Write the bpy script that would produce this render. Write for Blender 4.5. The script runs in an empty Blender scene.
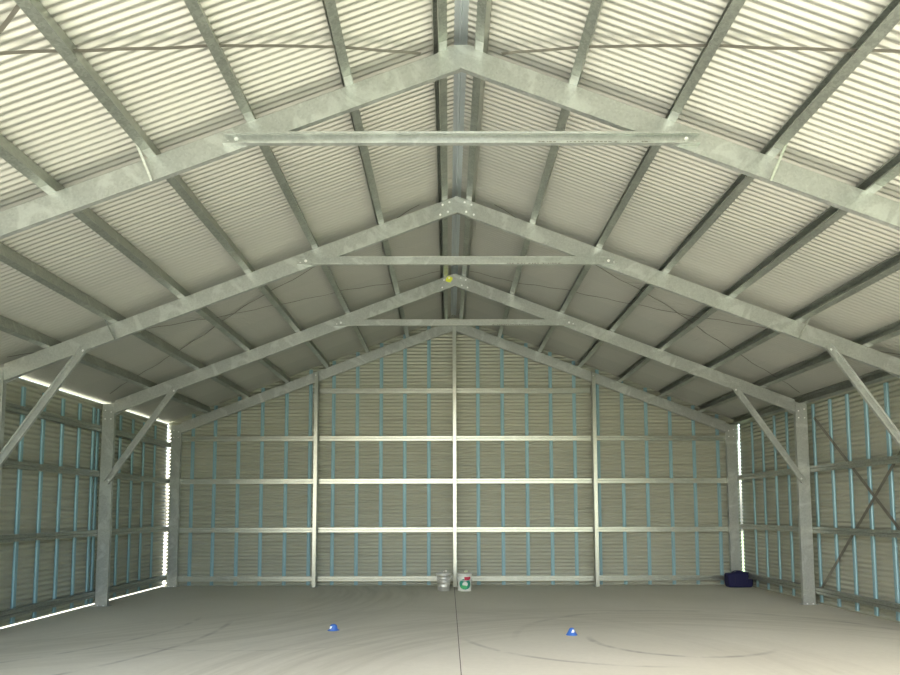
import bpy, bmesh, math, random
from mathutils import Vector, Matrix
random.seed(7)
S = bpy.context.scene
C = S.collection
V = Vector
TH = math.atan(0.382); SL = 0.382
CT, ST = math.cos(TH), math.sin(TH)
FY = [6.04, 9.11, 12.18, 15.25]          # front face of each portal frame
ZR = 5.497                                # underside of the rafters at the ridge
RD = 0.205 / CT                           # rafter depth measured vertically
ZT = ZR + RD                              # rafter top at ridge
PH = 0.150                                # purlin height
ZROOF = ZT + (PH + 0.004) / CT            # underside of roof sheets at ridge

# ------------------------------------------------------------ materials
def mat(name, base, metal=0.0, rough=0.5):
    m = bpy.data.materials.new(name); m.use_nodes = True
    n = m.node_tree.nodes; l = m.node_tree.links
    b = n['Principled BSDF']
    b.inputs['Base Color'].default_value = (*base, 1)
    b.inputs['Metallic'].default_value = metal
    b.inputs['Roughness'].default_value = rough
    return m, n, l, b

def mixcol(n, l, fac, a, b_):
    x = n.new('ShaderNodeMix'); x.data_type = 'RGBA'
    for k, val in ((6, a), (7, b_)):
        if isinstance(val, tuple): x.inputs[k].default_value = (*val, 1)
        else: l.new(val, x.inputs[k])
    if isinstance(fac, float): x.inputs[0].default_value = fac
    else: l.new(fac, x.inputs[0])
    return x.outputs[2]

def ramp(n, l, src, p0, p1, c0=0.0, c1=1.0):
    r = n.new('ShaderNodeMapRange'); r.clamp = True
    r.inputs[1].default_value = p0; r.inputs[2].default_value = p1
    r.inputs[3].default_value = c0; r.inputs[4].default_value = c1
    l.new(src, r.inputs[0]); return r.outputs[0]

def noise(n, l, co, scale, detail=3.0, rough=0.5, vec_scale=None, distort=0.0):
    t = n.new('ShaderNodeTexNoise'); t.inputs['Scale'].default_value = scale
    t.inputs['Detail'].default_value = detail; t.inputs['Roughness'].default_value = rough
    t.inputs['Distortion'].default_value = distort
    if vec_scale:
        mp = n.new('ShaderNodeMapping'); mp.inputs['Scale'].default_value = vec_scale
        l.new(co, mp.inputs['Vector']); co = mp.outputs[0]
    l.new(co, t.inputs['Vector']); return t.outputs[0]

def math_(n, l, op, a, b_=None):
    m = n.new('ShaderNodeMath'); m.operation = op
    for k, val in ((0, a), (1, b_)):
        if val is None: continue
        if isinstance(val, (int, float)): m.inputs[k].default_value = val
        else: l.new(val, m.inputs[k])
    return m.outputs[0]

def galv(name, c0, c1, c2, metal, rough, white=0.5, rv=0.1):
    """spangled galvanised steel with pale storage stains"""
    m, n, l, b = mat(name, c1, metal, rough)
    co = n.new('ShaderNodeTexCoord').outputs['Object']
    vo = n.new('ShaderNodeTexVoronoi'); vo.inputs['Scale'].default_value = 55; l.new(co, vo.inputs['Vector'])
    sp = ramp(n, l, vo.outputs['Color'], 0.1, 0.9)
    base = mixcol(n, l, sp, c0, c1)
    st = noise(n, l, co, 2.2, 5.0, 0.6, None, 1.6)
    base = mixcol(n, l, ramp(n, l, st, 0.53, 0.62, 0.0, white), base, c2)
    l.new(base, b.inputs['Base Color'])
    l.new(ramp(n, l, vo.outputs['Color'], 0, 1, rough - rv * .6, rough + rv), b.inputs['Roughness'])
    return m

M = {}
M['frame'] = galv('galvanised_frame', (.40, .42, .40), (.48, .505, .48), (.62, .66, .63), 0.65, 0.38, 0.5)
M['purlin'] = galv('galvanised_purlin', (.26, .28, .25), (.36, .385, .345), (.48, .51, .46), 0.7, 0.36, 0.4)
M['girt'] = galv('galvanised_girt', (.50, .53, .49), (.56, .59, .54), (.64, .67, .62), 0.92, 0.30, 0.3, 0.02)
M['bolt'] = mat('zinc_bolt', (.92, .93, .92), 0.1, 0.4)[0]
M['strap'] = mat('strap_steel', (.22, .21, .18), 0.6, 0.5)[0]
M['ridge'] = mat('ridge_cap_steel', (.66, .73, .76), 0.5, 0.3)[0]

def sheet_mat(name, axis, a, b_, rough, metal, sheetw=0.762):
    m, n, l, b = mat(name, a, metal, rough)
    co = n.new('ShaderNodeTexCoord').outputs['Object']
    sx = n.new('ShaderNodeSeparateXYZ'); l.new(co, sx.inputs[0])
    idx = math_(n, l, 'FLOOR', math_(n, l, 'DIVIDE', sx.outputs[axis], sheetw))
    wn = n.new('ShaderNodeTexWhiteNoise'); wn.noise_dimensions = '1D'; l.new(idx, wn.inputs['W'])
    base = mixcol(n, l, wn.outputs['Value'], a, b_)
    nz = noise(n, l, co, 1.3, 4.0, 0.6)
    base = mixcol(n, l, ramp(n, l, nz, 0.35, 0.7, 0.0, 0.2), base, tuple(0.88 * x for x in a))
    l.new(base, b.inputs['Base Color'])
    return m
M['roof'] = sheet_mat('roof_sheet_underside', 1, (.50, .50, .455), (.455, .46, .42), 0.40, 0.55)
M['wall'] = sheet_mat('wall_sheet_inside', 2, (.44, .45, .365), (.42, .43, .35), 0.45, 0.3)
M['batten'] = mat('pale_blue_batten', (.27, .44, .50), 0.25, 0.5)[0]

def floor_mat():
    m, n, l, b = mat('dusty_concrete', (.45, .43, .37), 0, 0.75)
    co = n.new('ShaderNodeTexCoord').outputs['Object']
    big = noise(n, l, co, 0.35, 5.0, 0.6, (1, 1, 1), 0.6)
    base = mixcol(n, l, ramp(n, l, big, 0.3, 0.7), (.58, .555, .455), (.66, .635, .54))
    fine = noise(n, l, co, 14, 5, 0.7)
    base = mixcol(n, l, ramp(n, l, fine, 0.3, 0.7, 0, 0.3), base, (.48, .47, .40))
    sx = n.new('ShaderNodeSeparateXYZ'); l.new(co, sx.inputs[0])
    X, Y = sx.outputs[0], sx.outputs[1]
    brk = ramp(n, l, noise(n, l, co, 2.5, 3, .6), 0.35, 0.6)
    def dist(cx, cy):
        dx = math_(n, l, 'SUBTRACT', X, cx); dy = math_(n, l, 'SUBTRACT', Y, cy)
        return dx, dy, math_(n, l, 'SQRT', math_(n, l, 'ADD', math_(n, l, 'MULTIPLY', dx, dx), math_(n, l, 'MULTIPLY', dy, dy)))
    #  dusty rubbed sweeps left by turning wheels: streaks that follow circles
    for cx, cy, r0, r1, s in ((2.6, 6.2, 3.3, 6.0, .65), (-7.6, 13.6, 4.6, 7.4, .6), (-1.0, 7.0, 3.6, 5.4, .4)):
        dx, dy, d = dist(cx, cy)
        cb = n.new('ShaderNodeCombineXYZ'); l.new(math_(n, l, 'MULTIPLY', d, 7.0), cb.inputs[0])
        l.new(math_(n, l, 'MULTIPLY', dx, .5), cb.inputs[1]); l.new(math_(n, l, 'MULTIPLY', dy, .5), cb.inputs[2])
        st = ramp(n, l, noise(n, l, cb.outputs[0], 1.0, 4, .6), .40, .66, 0.1, 1)
        f = math_(n, l, 'MULTIPLY', st, math_(n, l, 'MULTIPLY', ramp(n, l, d, r0, r0 + .7, 0, s), ramp(n, l, d, r1 - .7, r1, 1, 0)))
        base = mixcol(n, l, f, base, (.44, .42, .34))
    #  tyre marks: circle centre x,y, radius, width, strength, and the side kept
    for cx, cy, r, w, s, x0, x1, y0, y1 in TYRES:
        dx = math_(n, l, 'SUBTRACT', X, cx); dy = math_(n, l, 'SUBTRACT', Y, cy)
        d = math_(n, l, 'SQRT', math_(n, l, 'ADD', math_(n, l, 'MULTIPLY', dx, dx), math_(n, l, 'MULTIPLY', dy, dy)))
        e = math_(n, l, 'ABSOLUTE', math_(n, l, 'SUBTRACT', d, r))
        f = ramp(n, l, e, w * .3, w, s, 0)
        for src, lo, hi in ((X, x0, x1), (Y, y0, y1)):
            f = math_(n, l, 'MULTIPLY', f, ramp(n, l, src, lo - .25, lo + .25))
            f = math_(n, l, 'MULTIPLY', f, ramp(n, l, src, hi - .25, hi + .25, 1, 0))
        f = math_(n, l, 'MULTIPLY', f, brk)
        base = mixcol(n, l, f, base, (.12, .115, .10))
    l.new(base, b.inputs['Base Color'])
    bp = n.new('ShaderNodeBump'); bp.inputs['Strength'].default_value = 0.08; l.new(fine, bp.inputs['Height'])
    l.new(bp.outputs[0], b.inputs['Normal'])
    return m
TYRES = [(2.75, 9.0, 1.12, .06, .5, 0.9, 3.4, 7.6, 9.0),
         (2.2, 9.6, 2.2, .05, .4, 0.1, 2.0, 6.0, 9.0),
         (3.3, 8.9, 2.6, .07, .3, 0.8, 6.0, 9.0, 12.0),
         (-8.2, 9.7, 5.0, .05, .4, -6, -2.3, 6.5, 10.5),
         (-7.9, 10.4, 4.1, .05, .35, -6, -2.3, 6.5, 10.8),
         (-2.6, 11.2, 2.9, .04, .25, -3.6, -0.6, 7.5, 8.9)]
M['floor'] = floor_mat()
M['joint'] = mat('joint_dark_grey', (.13, .12, .10), 0, .9)[0]  # dark grey shared by the floor joint and the tie printing

def ground_mat():
    m, n, l, b = mat('pale_gravel_and_grass', (.55, .54, .44), 0, 0.9)
    co = n.new('ShaderNodeTexCoord').outputs['Object']
    base = mixcol(n, l, ramp(n, l, noise(n, l, co, .25, 5, .6), .4, .6), (.60, .59, .51), (.50, .51, .38))
    base = mixcol(n, l, ramp(n, l, noise(n, l, co, 30, 4, .7), .3, .7, 0, .4), base, (.40, .38, .30))
    #  unseen dark grass, added right of the shed to weaken the bounce from there
    sx = n.new('ShaderNodeSeparateXYZ'); l.new(co, sx.inputs[0])
    edge = math_(n, l, 'ADD', sx.outputs[0], math_(n, l, 'MULTIPLY', noise(n, l, co, .8, 3, .6), 1.5))
    base = mixcol(n, l, ramp(n, l, edge, 4.5, 5.2), base, (.20, .26, .11))
    l.new(base, b.inputs['Base Color']); return m
M['ground'] = ground_mat()

# ------------------------------------------------------------ mesh helpers
def link(name, bm, m, parent=None, smooth=False):
    me = bpy.data.meshes.new(name)
    bmesh.ops.recalc_face_normals(bm, faces=bm.faces[:])
    bm.to_mesh(me); bm.free()
    ms = m if isinstance(m, (list, tuple)) else [m]
    for x in ms: me.materials.append(x)
    if smooth:
        for p in me.polygons: p.use_smooth = True
    o = bpy.data.objects.new(name, me); C.objects.link(o)
    if parent: o.parent = parent
    return o

def tag(o, label, cat, group=None):
    o['label'] = label; o['category'] = cat
    if group: o['group'] = group
    return o

def struct(name, bm, m, smooth=False, parent=None):
    o = link(name, bm, m, parent, smooth)
    if not parent: o['kind'] = 'structure'
    return o

def thing(name, label, cat, loc, group=None):
    o = bpy.data.objects.new(name, None); C.objects.link(o)
    o.empty_display_size = 0.1
    o.location = loc
    return tag(o, label, cat, group)

def extrude(bm, prof, p0, p1, A, B, mi=0, off=V((0, 0, 0))):
    """sweep a closed profile [(a, b)...] from p0 to p1, a along A and b along B"""
    r0 = [bm.verts.new(p0 - off + A * a + B * b) for a, b in prof]
    r1 = [bm.verts.new(p1 - off + A * a + B * b) for a, b in prof]
    k = len(prof)
    fs = []
    for i in range(k):
        j = (i + 1) % k
        fs.append(bm.faces.new((r0[i], r0[j], r1[j], r1[i])))
    fs.append(bm.faces.new(r0[::-1])); fs.append(bm.faces.new(r1))
    for f in fs: f.material_index = mi

def cprof(h, b, t=.003, lip=.015, a0=0.0, b0=0.0, groove=0.0):
    """lipped C: web at b0, flanges towards +b, height a0..a0+h; a rolled groove stiffens the web"""
    web_out, web_in = [], []
    if groove:
        web_out = [(.38 * h, 0), (.44 * h, groove), (.56 * h, groove), (.62 * h, 0)]
        web_in = [(a, q + t) for a, q in web_out][::-1]
    pts = [(0, b), (0, 0)] + web_out + [(h, 0), (h, b), (h - lip, b), (h - lip, b - t), (h - t, b - t), (h - t, t)] + \
          web_in + [(t, t), (t, b - t), (lip, b - t), (lip, b)]
    return [(a0 + a, b0 + q) for a, q in pts]

def box(bm, c, d, rot=None, mi=0):
    mtx = Matrix.Translation(c)
    if rot is not None: mtx = mtx @ rot
    vs = bmesh.ops.create_cube(bm, size=1, matrix=mtx @ Matrix.Diagonal((*d, 1)))['verts']
    for f in {f for v in vs for f in v.link_faces}: f.material_index = mi

def lathe(bm, prof, seg=28, c=V((0, 0, 0)), mi=None):
    rings = []
    for r, z in prof:
        if r < 1e-5: rings.append([bm.verts.new(c + V((0, 0, z)))])
        else: rings.append([bm.verts.new(c + V((r * math.cos(2 * math.pi * i / seg), r * math.sin(2 * math.pi * i / seg), z))) for i in range(seg)])
    for k in range(len(rings) - 1):
        a, b = rings[k], rings[k + 1]
        for i in range(seg):
            j = (i + 1) % seg
            if len(a) == 1: f = bm.faces.new((a[0], b[i], b[j]))
            elif len(b) == 1: f = bm.faces.new((a[i], a[j], b[0]))
            else: f = bm.faces.new((a[i], a[j], b[j], b[i]))
            if mi: f.material_index = mi[k]

def tube(bm, pts, r, seg=8):
    rings = []
    for i, p in enumerate(pts):
        d = (pts[min(i + 1, len(pts) - 1)] - pts[max(i - 1, 0)]).normalized()
        u = d.orthogonal().normalized() if i == 0 else (u - d * u.dot(d)).normalized()
        w = d.cross(u)
        rings.append([bm.verts.new(p + (u * math.cos(2 * math.pi * k / seg) + w * math.sin(2 * math.pi * k / seg)) * r) for k in range(seg)])
    for a, b in zip(rings, rings[1:]):
        for k in range(seg): bm.faces.new((a[k], a[(k + 1) % seg], b[(k + 1) % seg], b[k]))
    bm.faces.new(rings[0][::-1]); bm.faces.new(rings[-1])

def bolt(parent, p, n=V((0, -1, 0)), r=.013):
    """hexagon bolt head with washer, pointing along n"""
    bm = bmesh.new()
    q = n.to_track_quat('Z', 'Y').to_matrix().to_4x4()
    bmesh.ops.create_cone(bm, cap_ends=True, segments=16, radius1=r * 1.35, radius2=r * 1.35, depth=.003, matrix=Matrix.Translation(p + n * .0015) @ q)
    bmesh.ops.create_cone(bm, cap_ends=True, segments=6, radius1=r, radius2=r * .9, depth=.011, matrix=Matrix.Translation(p + n * .0085) @ q)
    return link('bolt', bm, M['bolt'], parent)

# ------------------------------------------------------------ floor, ground
bm = bmesh.new()
box(bm, V((-3.125, 9.13, -.06)), (6.24, 13.3, .12)); box(bm, V((3.125, 9.13, -.06)), (6.24, 13.3, .12))
struct('floor', bm, M['floor'])
bm = bmesh.new(); box(bm, V((0, 9.13, -.009)), (.012, 13.2, .01))
struct('trim_1', bm, M['joint'])
bm = bmesh.new()
bmesh.ops.create_grid(bm, x_segments=4, y_segments=4, size=60, matrix=Matrix.Translation((0, 0, -.125)))
struct('ground', bm, M['ground'])

# ------------------------------------------------------------ corrugated skins
PIT, AMP, NS = .0762, .0092, 10
def corr(x, ph=0.0): return AMP * math.cos(2 * math.pi * x / PIT + ph)
# roof: corrugations run down the slope, so the wave travels along Y
bm = bmesh.new()
y0, y1 = 2.75, 15.62
N = int((y1 - y0) / PIT * NS)
for s in (-1, 1):
    prev = None
    for i in range(N + 1):
        y = y0 + i * PIT / NS; h = corr(y) + AMP
        row = []
        for x in (.058, 3.1, 6.262):
            row.append(bm.verts.new((s * (x + h * ST), y, ZROOF - SL * x + h * CT)))
        if prev:
            for a in range(2): bm.faces.new((prev[a], prev[a + 1], row[a + 1], row[a]))
        prev = row
struct('ceiling', bm, M['roof'], True)
# ridge cap folded over the gap between the slopes
bm = bmesh.new()
bead = [(.0135 * math.cos(a), -.004 + .0135 * math.sin(a)) for a in [math.pi * (1 + k / 8) for k in range(9)]]
prof = [(-.20, -SL * .20 - .006), (-.20, -SL * .20), (-.014, -.005)] + bead + [(.014, -.005), (.20, -SL * .20), (.20, -SL * .20 - .006)]
prof = [(a, ZROOF + .022 + b) for a, b in prof]
prof = prof + [(a, b + .0015) for a, b in prof[::-1] if abs(a) > .0135]
extrude(bm, prof, V((0, y0, 0)), V((0, y1, 0)), V((1, 0, 0)), V((0, 0, 1)))
struct('trim_2', bm, M['ridge'])

# walls: corrugations lie level, so the wave travels along Z
WX = 6.195
def side_wall(s, z0, z1, ya, yb):
    bm = bmesh.new(); prev = None
    n = int((z1 - z0) / PIT * NS)
    for i in range(n + 1):
        z = z0 + i * (z1 - z0) / n; h = corr(z) + AMP
        row = [bm.verts.new((s * (WX + h), y, z)) for y in (ya, (ya + yb) / 2, yb)]
        if prev:
            for a in range(2): bm.faces.new((prev[a], prev[a + 1], row[a + 1], row[a]))
        prev = row
    return bm
struct('wall_left', side_wall(-1, .014, 3.472, 2.9, 15.425), M['wall'], True)
struct('wall_right', side_wall(1, -.004, 3.480, 2.9, 15.425), M['wall'], True)
bm = bmesh.new(); prev = None
BW, z0, z1 = 6.184, -.004, ZROOF + .030
n = int((z1 - z0) / PIT * NS)
for i in range(n + 1):
    z = z0 + i * (z1 - z0) / n; h = corr(z) + AMP
    w = min(BW if z < 3.1 else 6.20, max(.055, (ZROOF + .022 - z) / SL))
    row = [bm.verts.new((x, 15.468 + h, z)) for x in (-w, 0, w)]
    if prev:
        for a in range(2): bm.faces.new((prev[a], prev[a + 1], row[a + 1], row[a]))
    prev = row
struct('wall_back', bm, M['wall'], True)

# ------------------------------------------------------------ portal frames
names = [('nearest steel portal frame, highest in view, with rounded plate at its peak', 'nearest'),
         ('second steel portal frame from the front, white bolts dotting its peak plate', 'second'),
         ('third steel portal frame from the front, small yellow sticker at its peak', 'third'),
         ('low end portal frame lying against the back wall, without a cross tie', 'back')]
WI = 5.85
for fi, Y in enumerate(FY):
    root = thing('portal_frame', names[fi][0], 'steel frame', V((0, Y, 0)), 'portal frames across the shed')
    O = V((0, Y, 0))
    D = .076
    yb = V((0, 1, 0))
    for s in (-1, 1):
        # column: C200 standing on the slab, web to the front
        bm = bmesh.new()
        zt = ZT - SL * (WI + .2)
        pr = cprof(.2, D, .004, .018)
        p0, p1 = V((s * WI, Y, 0)), V((s * WI, Y, zt + .02))
        extrude(bm, pr, p0, p1, V((s, 0, 0)), yb, off=O)
        box(bm, V((s * (WI + .1), .04, .005)), (.26, .14, .01))
        col = link('column', bm, M['frame'], root)
        for dx in (.05, .15): bolt(col, V((s * (WI + dx), -.018, .010)), V((0, 0, 1)), .011)
        # rafter, mitred at the ridge and at the column
        bm = bmesh.new()
        pr = [(a, b) for a, b in cprof(RD, .055, .0042, .018)]
        p0 = V((0, Y, ZR)); p1 = V((s * (WI - .004), Y, ZR - SL * (WI - .004)))
        extrude(bm, pr, p0, p1, V((0, 0, 1)), yb, off=O)
        link('rafter', bm, M['frame'], root)
        # knee plate where rafter meets column
        bm = bmesh.new()
        pts = [(WI + .19, zt), (WI + .19, zt - .30), (WI + .012, zt - .30), (WI + .012, zt - .17), (WI - .24, ZR - SL * (WI - .24) + .012), (WI - .24, ZT - SL * (WI - .24) - .012)]
        extrude(bm, [(s * a, b) for a, b in pts], V((0, .078, 0)), V((0, .083, 0)), V((1, 0, 0)), V((0, 0, 1)))
        link('knee_plate', bm, M['frame'], root)
        for bx, bz in ((WI + .05, zt - .12), (WI + .15, zt - .09), (WI + .05, zt - .24), (WI + .15, zt - .24)):
            bolt(root, V((s * bx, 0, bz)), r=.009)
    # peak plate
    bm = bmesh.new()
    e = .29 if fi == 0 else .26
    up, dn = ZT - .006, ZR + .008
    pts = [(0, dn), (e - .05, dn - SL * (e - .05)), (e, dn - SL * e + .03), (e + .012, (dn + up) / 2 - SL * e), (e - .01, up - SL * e - .02), (e - .06, up - SL * (e - .06) + .0)]
    if fi == 0: pts += [(.13, up - .02), (.05, up + .0)]
    pts += [(0, up)]
    full = pts + [(-a, b) for a, b in pts[-2:0:-1]]
    extrude(bm, full, V((0, -.006, 0)), V((0, -.001, 0)), V((1, 0, 0)), V((0, 0, 1)))
    plate = link('peak_plate', bm, M['frame'], root)
    if fi in (1, 2):
        for s in (-1, 1):
            for bx, f in ((.10, .22), (.20, .22), (.08, .78), (.17, .78)):
                if fi == 2 and s < 0 and bx == .10: continue
                bolt(plate, V((s * (bx + .02), -.006, ZR + RD * f - SL * (bx + .02))), r=.011)
    if fi == 2:
        bm = bmesh.new()
        pts = [(.06 * math.cos(a) + .012 * math.sin(3 * a), .055 * math.sin(a)) for a in [k * math.pi / 5 for k in range(10)]]
        extrude(bm, pts, V((-.10, -.0085, ZR + .11)), V((-.10, -.0065, ZR + .11)), V((1, 0, 0)), V((0, 0, 1)))
        o = link('sticker', bm, mat('sticker_yellow', (.80, .85, .06), 0, .5)[0], plate)
        o['label'] = 'small bright yellow sticker'
    # collar tie and knee braces
    if fi < 3:
        xe, zc = 2.09, 4.778
        bm = bmesh.new()
        extrude(bm, cprof(.105, .050, .003, .020), V((-xe, Y - .002, zc)), V((xe, Y - .002, zc)), V((0, 0, 1)), -yb, off=O)
        tie = link('collar_tie', bm, M['frame'], root)
        for s in (-1, 1):
            bolt(tie, V((s * (xe - .11), -.005, zc + .06)), r=.014)
            bolt(tie, V((s * (xe - .04), -.005, zc + .035)), r=.009)
        # faint dark printing on the tie
        bm = bmesh.new(); x = .68 if fi == 0 else .66
        end = 1.66 if fi == 0 else 1.35
        while x < end:
            w = random.uniform(.012, .03)
            box(bm, V((x, -.0524, zc + .010 + random.uniform(-.001, .001))), (w, .0005, random.uniform(.007, .010)))
            x += w + random.choice((.012, .014, .02, .09 if fi == 0 else .05))
        box(bm, V(((.66 + end) / 2, -.0523, zc + .010)), (end - .62, .0004, .0012))
        o = link('print_marks', bm, M['joint'], tie); o['label'] = 'smudged dark printing on the tie'
        for s in (-1, 1):
            a0 = V((s * 4.80, Y - .05, 3.70)); a1 = V((s * 5.93, Y - .05, 2.07))
            d = (a1 - a0).normalized(); nrm = V((-d.z * s, 0, d.x * s))
            if nrm.x * s < 0: nrm = -nrm
            bm = bmesh.new()
            a0.y = a1.y = Y - .008; extrude(bm, [(a - .05, q) for a, q in cprof(.10, .045, .003, .018)], a0, a1, nrm, -yb, off=O)
            kb = link('knee_brace', bm, M['frame'], root)
            bolt(kb, a0 + d * .06 - O - yb * .003, r=.012); bolt(kb, a1 - d * .06 - O - yb * .003, r=.012)
    # fly braces tying the purlins to the bottom of the rafter
    for fx in {0: (-2.72, 2.72), 1: (-4.44, 4.44)}.get(fi, ()):
        s = 1 if fx > 0 else -1
        zb = ZR - SL * abs(fx) - .002
        a0 = V((fx - s * .01, -.003, zb)); a1 = V((fx + s * .05, -.20, zb + RD + .03))
        bm = bmesh.new()
        extrude(bm, [(-.011, 0), (.011, 0), (.011, -.003), (-.011, -.003)], a0, a1, V((1, 0, 0)), V((0, 1, .8)).normalized())
        link('fly_brace', bm, M['purlin'], root)

# ------------------------------------------------------------ purlins
PX = [0.17, 1.0, 1.865, 2.725, 3.585, 4.445, 5.30, 6.02]
ordw = ['closest to the ridge', 'second from the ridge', 'third from the ridge', 'fourth from the ridge', 'fifth from the ridge',
        'sixth from the ridge', 'seventh from the ridge', 'lowest, along the eave']
SCREW = None
for s in (-1, 1):
    side = 'left' if s < 0 else 'right'
    for k, px in enumerate(PX):
        zb = ZT - SL * px
        A = V((s * ST, 0, CT)); B = V((s * CT, 0, -ST))
        if s > 0: pr = [(a, -q + .05) for a, q in cprof(PH, .078, .003, .018)]   # open towards the ridge
        else: pr = [(a, q - .023) for a, q in cprof(PH, .078, .003, .018)]                                   # web towards the ridge
        p0 = V((s * px, 2.85, zb + .001)) - B * .025; p1 = V((s * px, 15.44, zb + .001)) - B * .025
        if k == 7 and s < 0: continue
        bm = bmesh.new()
        org = V((s * px, 2.85, zb))
        extrude(bm, pr, p0, p1, A, B, off=org)
        o = link('roof_purlin', bm, M['purlin']); o.location = org
        tag(o, f'galvanised purlin under the {side} roof slope, {ordw[k]}', 'purlin', f'purlins under the {side} roof slope')
        # lapping sleeve over every inner frame
        for Y in FY[:3]:
            bm = bmesh.new()
            box(bm, V((0, Y + .038 - 2.85, 0)) + A * (-.0005) + B * -.010, (.072, .34, .002), Matrix.Rotation(s * TH, 4, 'Y'))
            link('lap_plate', bm, M['frame'], o)

# ------------------------------------------------------------ strap bracing under the roof
def strap(root, pts, nrm, w=.03, wav=.006):
    """thin flat strap through the waypoints, a little wavy"""
    o0 = root.location
    bm = bmesh.new(); prev = None; path = []
    for a, b in zip(pts, pts[1:]):
        m = max(2, int((b - a).length / .15))
        path += [a + (b - a) * k / m for k in range(m)]
    path.append(pts[-1])
    for i, c in enumerate(path):
        d = (path[min(i + 1, len(path) - 1)] - path[max(i - 1, 0)])
        side = d.cross(nrm).normalized() * w / 2
        c = c + nrm * wav * (math.sin(i * 1.7) + .6 * math.sin(i * .73))
        row = [bm.verts.new(c - o0 + q) for q in (side, -side, -side + nrm * .0015, side + nrm * .0015)]
        if prev:
            for a in range(4): bm.faces.new((prev[a], prev[(a + 1) % 4], row[(a + 1) % 4], row[a]))
        else: bm.faces.new(row)
        prev = row
    bm.faces.new(prev[::-1])
    return link('strap', bm, M['strap'], root)
def rp(x, y, dz=-.03): return V((x, y, ZROOF - SL * abs(x) + dz))
for s in (-1, 1):
    sd = 'left' if s < 0 else 'right'
    nr = V((s * ST, 0, CT))
    c = rp(s * 3, 4.5)
    root = thing('cross_bracing', f'crossed thin straps under the {sd} roof slope, in front of the nearest frame', 'bracing strap', c, 'strap bracing under the roof')
    strap(root, [rp(s * .36, 6.03, -.12), rp(s * 1.08, 5.54, -.11), rp(s * 1.81, 5.14, -.10), rp(s * 3.09, 4.50, -.10), rp(s * 5.9, 3.1, -.10)], nr, .032, .003)
    strap(root, [rp(s * .9, 2.95, -.06), rp(s * 2.80, 4.22, -.09), rp(s * 2.99, 4.345, -.09), rp(s * 5.9, 6.02, -.07)], nr, .032, .003)
    root = thing('cross_bracing', f'wavy crossed straps under the {sd} roof slope, between the second and third frames', 'bracing strap', rp(s * 3, 10.6), 'strap bracing under the roof')
    strap(root, [rp(s * .5, 9.25, -.03), rp(s * 2.079, 10.046), rp(s * 2.82, 10.32), rp(s * 3.511, 10.70), rp(s * 4.066, 11.10), rp(s * 5.9, 12.1)], nr, .020, .008)
    strap(root, [rp(s * .263, 12.17), rp(s * .96, 11.865, -.05), rp(s * 1.80, 11.30, -.06), rp(s * 2.67, 10.90, -.06), rp(s * 3.60, 10.45, -.05), rp(s * 4.407, 10.0), rp(s * 5.9, 9.25)], nr, .020, .008)
# flat cross bracing on the right wall
root = thing('cross_bracing', 'flat steel strips crossed in an X on the right wall', 'bracing strap', V((6.154, 10.6, .31)))
strap(root, [V((6.1560, 12.17, 3.17)), V((6.1560, 9.12, .57))], V((1, 0, 0)), .055, 0)
strap(root, [V((6.1518, 12.17, .265)), V((6.1518, 9.12, 3.07))], V((1, 0, 0)), .055, 0)

# ------------------------------------------------------------ girts
GP = [(a - .05, q + .003) for a, q in cprof(.10, .097, .003, .018, groove=.016)]
def girt(p0, p1, B, label, grp, m='girt'):
    bm = bmesh.new()
    extrude(bm, GP, p0, p1, V((0, 0, 1)), B, off=p0)
    o = link('wall_girt', bm, M[m]); o.location = p0
    return tag(o, label, 'girt', grp)
rows = ['lowest', 'second lowest', 'third lowest', 'fourth lowest', 'topmost']
bays = [(-6.03, -2.985, 'far left bay'), (-2.90, -.025, 'bay left of the centre post'), (.055, 2.965, 'bay right of the centre post'), (3.05, 6.03, 'far right bay')]
for r, z in enumerate((.155, 1.186, 2.224, 3.146, 4.185)):
    for bi, (xa, xb, bn) in enumerate(bays):
        if r == 4 and bi in (0, 3): continue
        girt(V((xa, 15.340, z)), V((xb, 15.340, z)), V((0, 1, 0)), f'{rows[r]} horizontal girt on the back wall, {bn}', 'girts across the back wall')
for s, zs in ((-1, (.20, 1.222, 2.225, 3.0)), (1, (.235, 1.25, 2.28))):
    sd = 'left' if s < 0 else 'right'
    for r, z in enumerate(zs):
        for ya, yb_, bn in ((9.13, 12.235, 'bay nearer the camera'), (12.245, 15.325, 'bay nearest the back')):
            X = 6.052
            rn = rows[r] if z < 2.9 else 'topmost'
            girt(V((s * X, ya, z)), V((s * X, yb_, z)), V((s, 0, 0)), f'{rn} girt on the {sd} wall, {bn}', f'girts along the {sd} wall', 'purlin')  # shaded look of the side girts put in with the darker purlin steel

# ------------------------------------------------------------ back wall posts
for i, (x, lb) in enumerate(((-2.95, 'left of the three steel posts on the back wall'), (.015, 'bright centre steel post on the back wall, between the two pails'), (3.01, 'right of the three steel posts on the back wall'))):
    root = thing('wall_post', lb, 'steel post', V((x, 15.25, 0)), 'posts against the back wall')
    zt = ZR - SL * abs(x) - .012
    bm = bmesh.new()
    B = V((-1, 0, 0)) if i == 2 else V((1, 0, 0))
    pr = [(a, q - .038) for a, q in cprof(.155, .076, .003, .016)]
    # web to one side, the opening to the other
    extrude(bm, pr, V((0, -.075, 0)), V((0, -.075, zt - .03)), V((0, 1, 0)), B)
    link('post_body', bm, M['girt'], root)
    bm = bmesh.new()
    top = (ZT - SL * abs(x)) - .03
    extrude(bm, [(a, q - .038) for a, q in cprof(.071, .076, .003, .016)], V((0, -.075, zt - .03)), V((0, -.075, top)), V((0, 1, 0)), B)
    link('post_head', bm, M['girt'], root)
    bolt(root, V((-.012, -.0755, top - .06)), r=.009)
    bm = bmesh.new(); box(bm, V((0, .0, .004)), (.14, .2, .008)); link('base_plate', bm, M['frame'], root)

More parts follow.
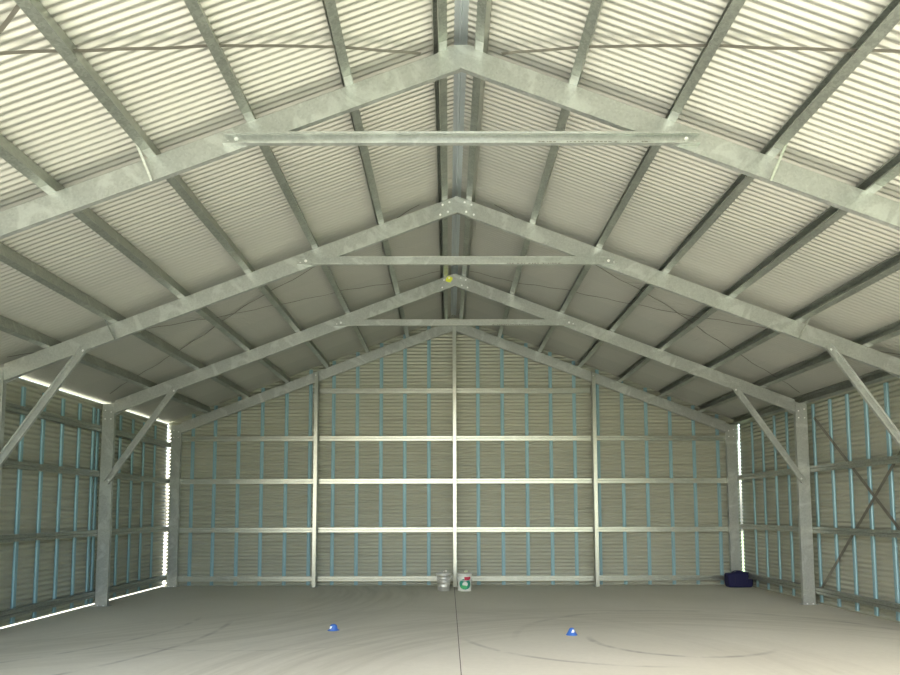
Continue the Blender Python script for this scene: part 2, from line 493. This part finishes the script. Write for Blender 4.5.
# ------------------------------------------------------------ battens
def batten(p0, h, B, T, label, grp):
    """thin hat-section batten, face along T, standing proud along -B"""
    bm = bmesh.new()
    pr = [(-.04, .0), (-.038, -.002), (-.022, -.002), (-.016, -.020), (.016, -.020), (.022, -.002), (.038, -.002), (.04, 0)]
    if abs(T.y) > .5: pr = [(a * 1.55, q * .7) for a, q in pr]
    extrude(bm, pr, V((0, 0, 0)), V((0, 0, h)), T, B)
    o = link('wall_batten', bm, M['batten']); o.location = p0
    return tag(o, label, 'batten', grp)
BX = [-5.66, -5.18, -4.67, -4.16, -3.637, -3.12, -2.615, -2.10, -1.58, -1.065, -0.54, 0.528, 1.06, 1.59, 2.115, 2.63, 3.14, 3.67, 4.19, 4.71, 5.22, 5.735]
cnt = {}
onum = ['first', 'second', 'third', 'fourth', 'fifth', 'sixth']
for x in BX:
    b = 0 if x < -2.95 else 1 if x < 0 else 2 if x < 3.01 else 3
    k = cnt.get(b, 0); cnt[b] = k + 1
    where = ['the left corner column', 'the left post', 'the centre post', 'the right post'][b]
    batten(V((x, 15.4655, .012)), ZROOF - SL * abs(x) - .03, V((0, 1, 0)), V((1, 0, 0)),
           f'pale blue batten on the back wall, {onum[k]} to the right of {where}', 'blue battens on the back wall')
for s, ys in ((-1, (10.137, 10.666, 11.196, 11.712, 12.18, 12.335, 13.193, 13.715, 14.218, 14.766)),
              (1, (10.182, 10.70, 11.20, 11.711, 12.256, 13.239, 13.746, 14.271, 14.769))):
    sd = 'left' if s < 0 else 'right'
    near = [y for y in ys if y < 12.5]; far = [y for y in ys if y > 12.5]
    for grp_, bn in ((near, 'bay nearer the camera'), (far, 'bay nearest the back')):
        for k, y in enumerate(grp_):
            batten(V((s * 6.1935, y, .03)), 3.33 if s < 0 else 3.38, V((s, 0, 0)), V((0, 1, 0)),
                   f'blue batten on the {sd} wall, {bn}, {onum[k]} from its front', f'blue battens on the {sd} wall')

# ------------------------------------------------------------ pails by the centre post
def pail(loc, kind, label):
    root = thing('paint_pail', label, 'pail', V(loc), 'pails by the centre post')
    metal = kind == 'silver'
    body = mat('pail_silver' if metal else 'pail_white', (.62, .62, .58) if metal else (.80, .80, .74), .5 if metal else 0, .35)[0]
    bm = bmesh.new()
    R0, R1, H = (.115, .145, .345) if metal else (.130, .145, .345)
    pr = [(0, 0), (R0, 0), (R0 + .004, .006)]
    steps = (.30, .33) if not metal else (.17, .20, .24, .28, .32)
    for i, z in enumerate((.09, .18, .245)):
        r = R0 + (R1 - R0) * z / H; pr += [(r, z - .006), (r + .005, z), (r, z + .006)]
    pr += [(R1 - .006, H - .05), (R1 + .006, H - .045), (R1 + .006, H - .038), (R1 - .002, H - .034), (R1 - .002, H - .012), (R1 + .003, H - .006), (R1, H), (R1 - .006, H - .004), (0, H - .004)]
    lathe(bm, pr, 36); link('pail_body', bm, body, root, True)
    bm = bmesh.new()
    lathe(bm, [(R1 + .008, H - .010), (R1 + .008, H + .006), (R1 - .004, H + .010), (R1 - .016, H + .002), (.06, H + .003), (0, H + .004)], 36)
    link('pail_lid', bm, mat('lid_' + kind, (.70, .70, .66), .2, .4)[0], root, True)
    # wire handle folded to one side
    bm = bmesh.new()
    pts = [V(((R1 + .008) * math.cos(a), -.010 - (R1 + .012) * math.sin(a) * .75, H - .05 - .11 * math.sin(a) * .8)) for a in [math.pi * k / 14 for k in range(15)]]
    pts = [V((p.x, -math.sqrt(max(0, (R1 + .012) ** 2 - p.x ** 2)), p.z)) for p in pts]
    tube(bm, pts, .0035); h = link('handle', bm, M['bolt'], root, True)
    bm = bmesh.new(); tube(bm, pts[6:9], .008); link('grip', bm, mat('grip_' + kind, (.75, .74, .70), 0, .5)[0], h, True)
    # pale lump added on the lid in place of a highlight
    bm = bmesh.new()
    bmesh.ops.create_icosphere(bm, subdivisions=3, radius=.036)
    for v in bm.verts:
        v.co.z = v.co.z * .55 + .008 * math.sin(v.co.x * 90) * math.cos(v.co.y * 80)
        v.co.x *= 1.2
        v.co += V((0, 0, .03))
    rg = link('highlight_lump', bm, mat('highlight_' + kind, (.78, .74, .68) if metal else (.72, .78, .60), 0, .8)[0], None, True)
    rg.location = V(loc) + V((.03, -.01, H + .008))
    tag(rg, 'small pale lump added as a highlight on the silver pail lid' if metal else 'small greenish lump added as a highlight on the white pail lid', 'highlight lump', 'highlight lumps on the pail lids')
    if not metal:
        def patch(name, a0, a1, zf0, zf1, m, dr, nx=20, nz=8, shape=None):
            bm = bmesh.new()
            if shape is None:
                grid = []
                for i in range(nx + 1):
                    a = a0 + (a1 - a0) * i / nx; row = []
                    for j in range(nz + 1):
                        z = zf0 + (zf1 - zf0) * j / nz; r = R0 + (R1 - R0) * z / H + dr
                        row.append(bm.verts.new((r * math.cos(a), r * math.sin(a), z)))
                    grid.append(row)
                for i in range(nx):
                    for j in range(nz): bm.faces.new((grid[i][j], grid[i + 1][j], grid[i + 1][j + 1], grid[i][j + 1]))
            else:
                ca, cz, ra, rz, inner = shape
                rings = []
                for q in range(9):
                    f = inner + (1 - inner) * q / 8
                    rg_ = []
                    for k in range(32):
                        t = 2 * math.pi * k / 32
                        a = ca + ra * f * math.cos(t); z = cz + rz * f * math.sin(t)
                        r = R0 + (R1 - R0) * z / H + dr
                        rg_.append(bm.verts.new((r * math.cos(a), r * math.sin(a), z)))
                    rings.append(rg_)
                for A_, B_ in zip(rings, rings[1:]):
                    for k in range(32): bm.faces.new((A_[k], A_[(k + 1) % 32], B_[(k + 1) % 32], B_[k]))
                if inner > 0: pass
                else: pass
            return link(name, bm, m, root, True)
        PI = math.pi
        patch('paper_label', -PI / 2 - 1.25, -PI / 2 + 1.2, .035, .30, mat('label_white', (.80, .82, .76), 0, .5)[0], .0055)
        o = patch('green_emblem', 0, 0, 0, 0, mat('label_green', (.03, .30, .20), 0, .5)[0], .0068, shape=(-PI / 2 + .05, .14, .85, .105, .45)); o['label'] = 'dark green ring on the label'
        o = patch('red_panel', -PI / 2 - .05, -PI / 2 + .85, .215, .285, mat('label_red', (.50, .03, .07), 0, .5)[0], .0085); o['label'] = 'red panel on the label'
        o = patch('green_swoosh', 0, 0, 0, 0, mat('label_bright_green', (.08, .50, .18), 0, .5)[0], .0080, shape=(-PI / 2 - .15, .085, .5, .035, .05)); o['label'] = 'brighter green patch on the label'
    return root
pail((-.215, 14.44, 0), 'silver', 'dull silver pail on the floor, left of the centre post')
pail((.20, 14.44, 0), 'white', 'white pail with green and red label, right of the centre post')

# ------------------------------------------------------------ navy bag in the corner
root = thing('tool_bag', 'dark navy blue bag on the floor in the back right corner', 'bag', V((5.90, 15.0, 0)))
navy = mat('navy_fabric', (.007, .008, .055), 0, .8)[0]; navy2 = mat('navy_webbing', (.006, .007, .045), 0, .6)[0]
bm = bmesh.new()
bmesh.ops.create_cube(bm, size=1, matrix=Matrix.Diagonal((.50, .24, .30, 1)))
bmesh.ops.bevel(bm, geom=bm.edges[:], offset=.055, segments=5, affect='EDGES', profile=.6)
bmesh.ops.subdivide_edges(bm, edges=bm.edges[:], cuts=1)
for v in bm.verts:
    v.co.z += .15
    v.co.x *= 1 + .06 * math.sin(v.co.z * 9)
    if v.co.z > .2: v.co.z += .012 * math.sin(v.co.x * 14 + 1)
    v.co.y += .006 * math.sin(v.co.x * 31) * math.sin(v.co.z * 23)
link('bag_body', bm, navy, root, True)
bm = bmesh.new(); tube(bm, [V((-.22 + .44 * k / 10, 0, .303 + .012 * math.sin((-.22 + .44 * k / 10) * 14 + 1))) for k in range(11)], .007); link('zip', bm, navy2, root, True)
for y in (-.075, .075):
    bm = bmesh.new()
    pts = [V((-.12, y * 1.62, .10)), V((-.12, y * 1.55, .2)), V((-.11, y * 1.2, .29)), V((-.06, y * .9, .325)), V((0, y * .6, .330)), V((.06, y * .9, .325)), V((.11, y * 1.2, .29)), V((.12, y * 1.55, .2)), V((.12, y * 1.62, .10))]
    tube(bm, pts, .010); link('handle', bm, navy2, root, True)
bm = bmesh.new(); box(bm, V((.262, -.0, .145)), (.03, .12, .19)); bmesh.ops.bevel(bm, geom=bm.edges[:], offset=.012, segments=3, affect='EDGES'); link('side_pocket', bm, navy2, root, True)

# ------------------------------------------------------------ blue markers on the floor
def marker(loc, rz, label, tall):
    root = thing('floor_marker', label, 'marker', V(loc), 'blue markers on the floor'); root.rotation_euler = (0, 0, rz); root.scale = (.86, .86, .86)
    blue = mat('marker_blue', (.035, .13, .46), 0, .4)[0]
    bm = bmesh.new()
    if tall: pr = [(.085, .0), (.088, .004), (.080, .010), (.058, .045), (.040, .082), (.028, .100), (.022, .102), (.020, .096), (.034, .078), (.072, .006)]
    else: pr = [(.092, .0), (.096, .004), (.070, .012), (.062, .030), (.056, .066), (.044, .086), (.026, .094), (.020, .092), (.038, .078), (.058, .010)]
    lathe(bm, pr + [pr[0]], 32)
    link('marker_body', bm, blue, root, True)
    bm = bmesh.new(); g = []  # glint on the marker's side, painted as a small white surface
    for i in range(7):
        a = -.45 + .75 * i / 6; row = []
        for j in range(7):
            t = j / 6
            r0, z0, r1, z1 = (.0605, .045, .0415, .083) if tall else (.0635, .028, .0575, .068)
            r = r0 + (r1 - r0) * t + .001; z = z0 + (z1 - z0) * t
            aa = a + .35 * (t - .5)
            row.append(bm.verts.new((r * math.cos(aa), r * math.sin(aa), z)))
        g.append(row)
    for i in range(6):
        for j in range(6): bm.faces.new((g[i][j], g[i + 1][j], g[i + 1][j + 1], g[i][j + 1]))
    o = link('white_glint', bm, mat('glint_white', (.9, .93, .93), 0, .3)[0], root, True); o['label'] = 'painted white glint on the side'
marker((-1.655, 9.70, 0), math.radians(-125), 'small low blue marker on the floor, left of the floor joint', False)
marker((1.45, 9.29, 0), math.radians(-70), 'small pointed blue marker on the floor, right of the floor joint', True)

# ------------------------------------------------------------ light
w = bpy.data.worlds.new('sky'); S.world = w; w.use_nodes = True
n = w.node_tree.nodes; l = w.node_tree.links
sky = n.new('ShaderNodeTexSky'); sky.sky_type = 'NISHITA'; sky.sun_disc = False
sky.sun_elevation = math.radians(48); sky.sun_rotation = math.radians(215); sky.air_density = 1.2; sky.dust_density = 3.0; sky.ozone_density = 1.0
l.new(sky.outputs[0], n['Background'].inputs[0]); n['Background'].inputs[1].default_value = 0.25
sun = bpy.data.lights.new('sun', 'SUN'); sun.energy = 5.0; sun.angle = math.radians(1.0); sun.color = (1, .97, .91)
so = bpy.data.objects.new('sun', sun); C.objects.link(so)
d = V((.46, .42, -.82))   # travels to the right, a little inwards, and down
so.rotation_euler = d.to_track_quat('-Z', 'Y').to_euler(); so.location = (-10, -6, 20)

# ------------------------------------------------------------ camera
cam = bpy.data.cameras.new('camera'); co = bpy.data.objects.new('camera', cam); C.objects.link(co)
cam.sensor_width = 36; cam.sensor_fit = 'HORIZONTAL'; cam.lens = 715.2 / 900 * 36; cam.shift_y = 112.67 / 900
cam.clip_start = .05; cam.clip_end = 300
co.matrix_world = Matrix.Translation((-.1226, 0, 1.571)) @ Matrix.Rotation(-.0026, 4, 'Z') @ Matrix.Rotation(math.pi / 2 + .0857, 4, 'X') @ Matrix.Rotation(-.0021, 4, 'Z')
S.camera = co
S.view_settings.view_transform = 'Standard'; S.view_settings.look = 'None'
S.view_settings.gamma = 1; S.view_settings.use_curve_mapping = False
S.view_settings.exposure = 1.58
S.cycles.diffuse_bounces = 6; S.cycles.max_bounces = 12
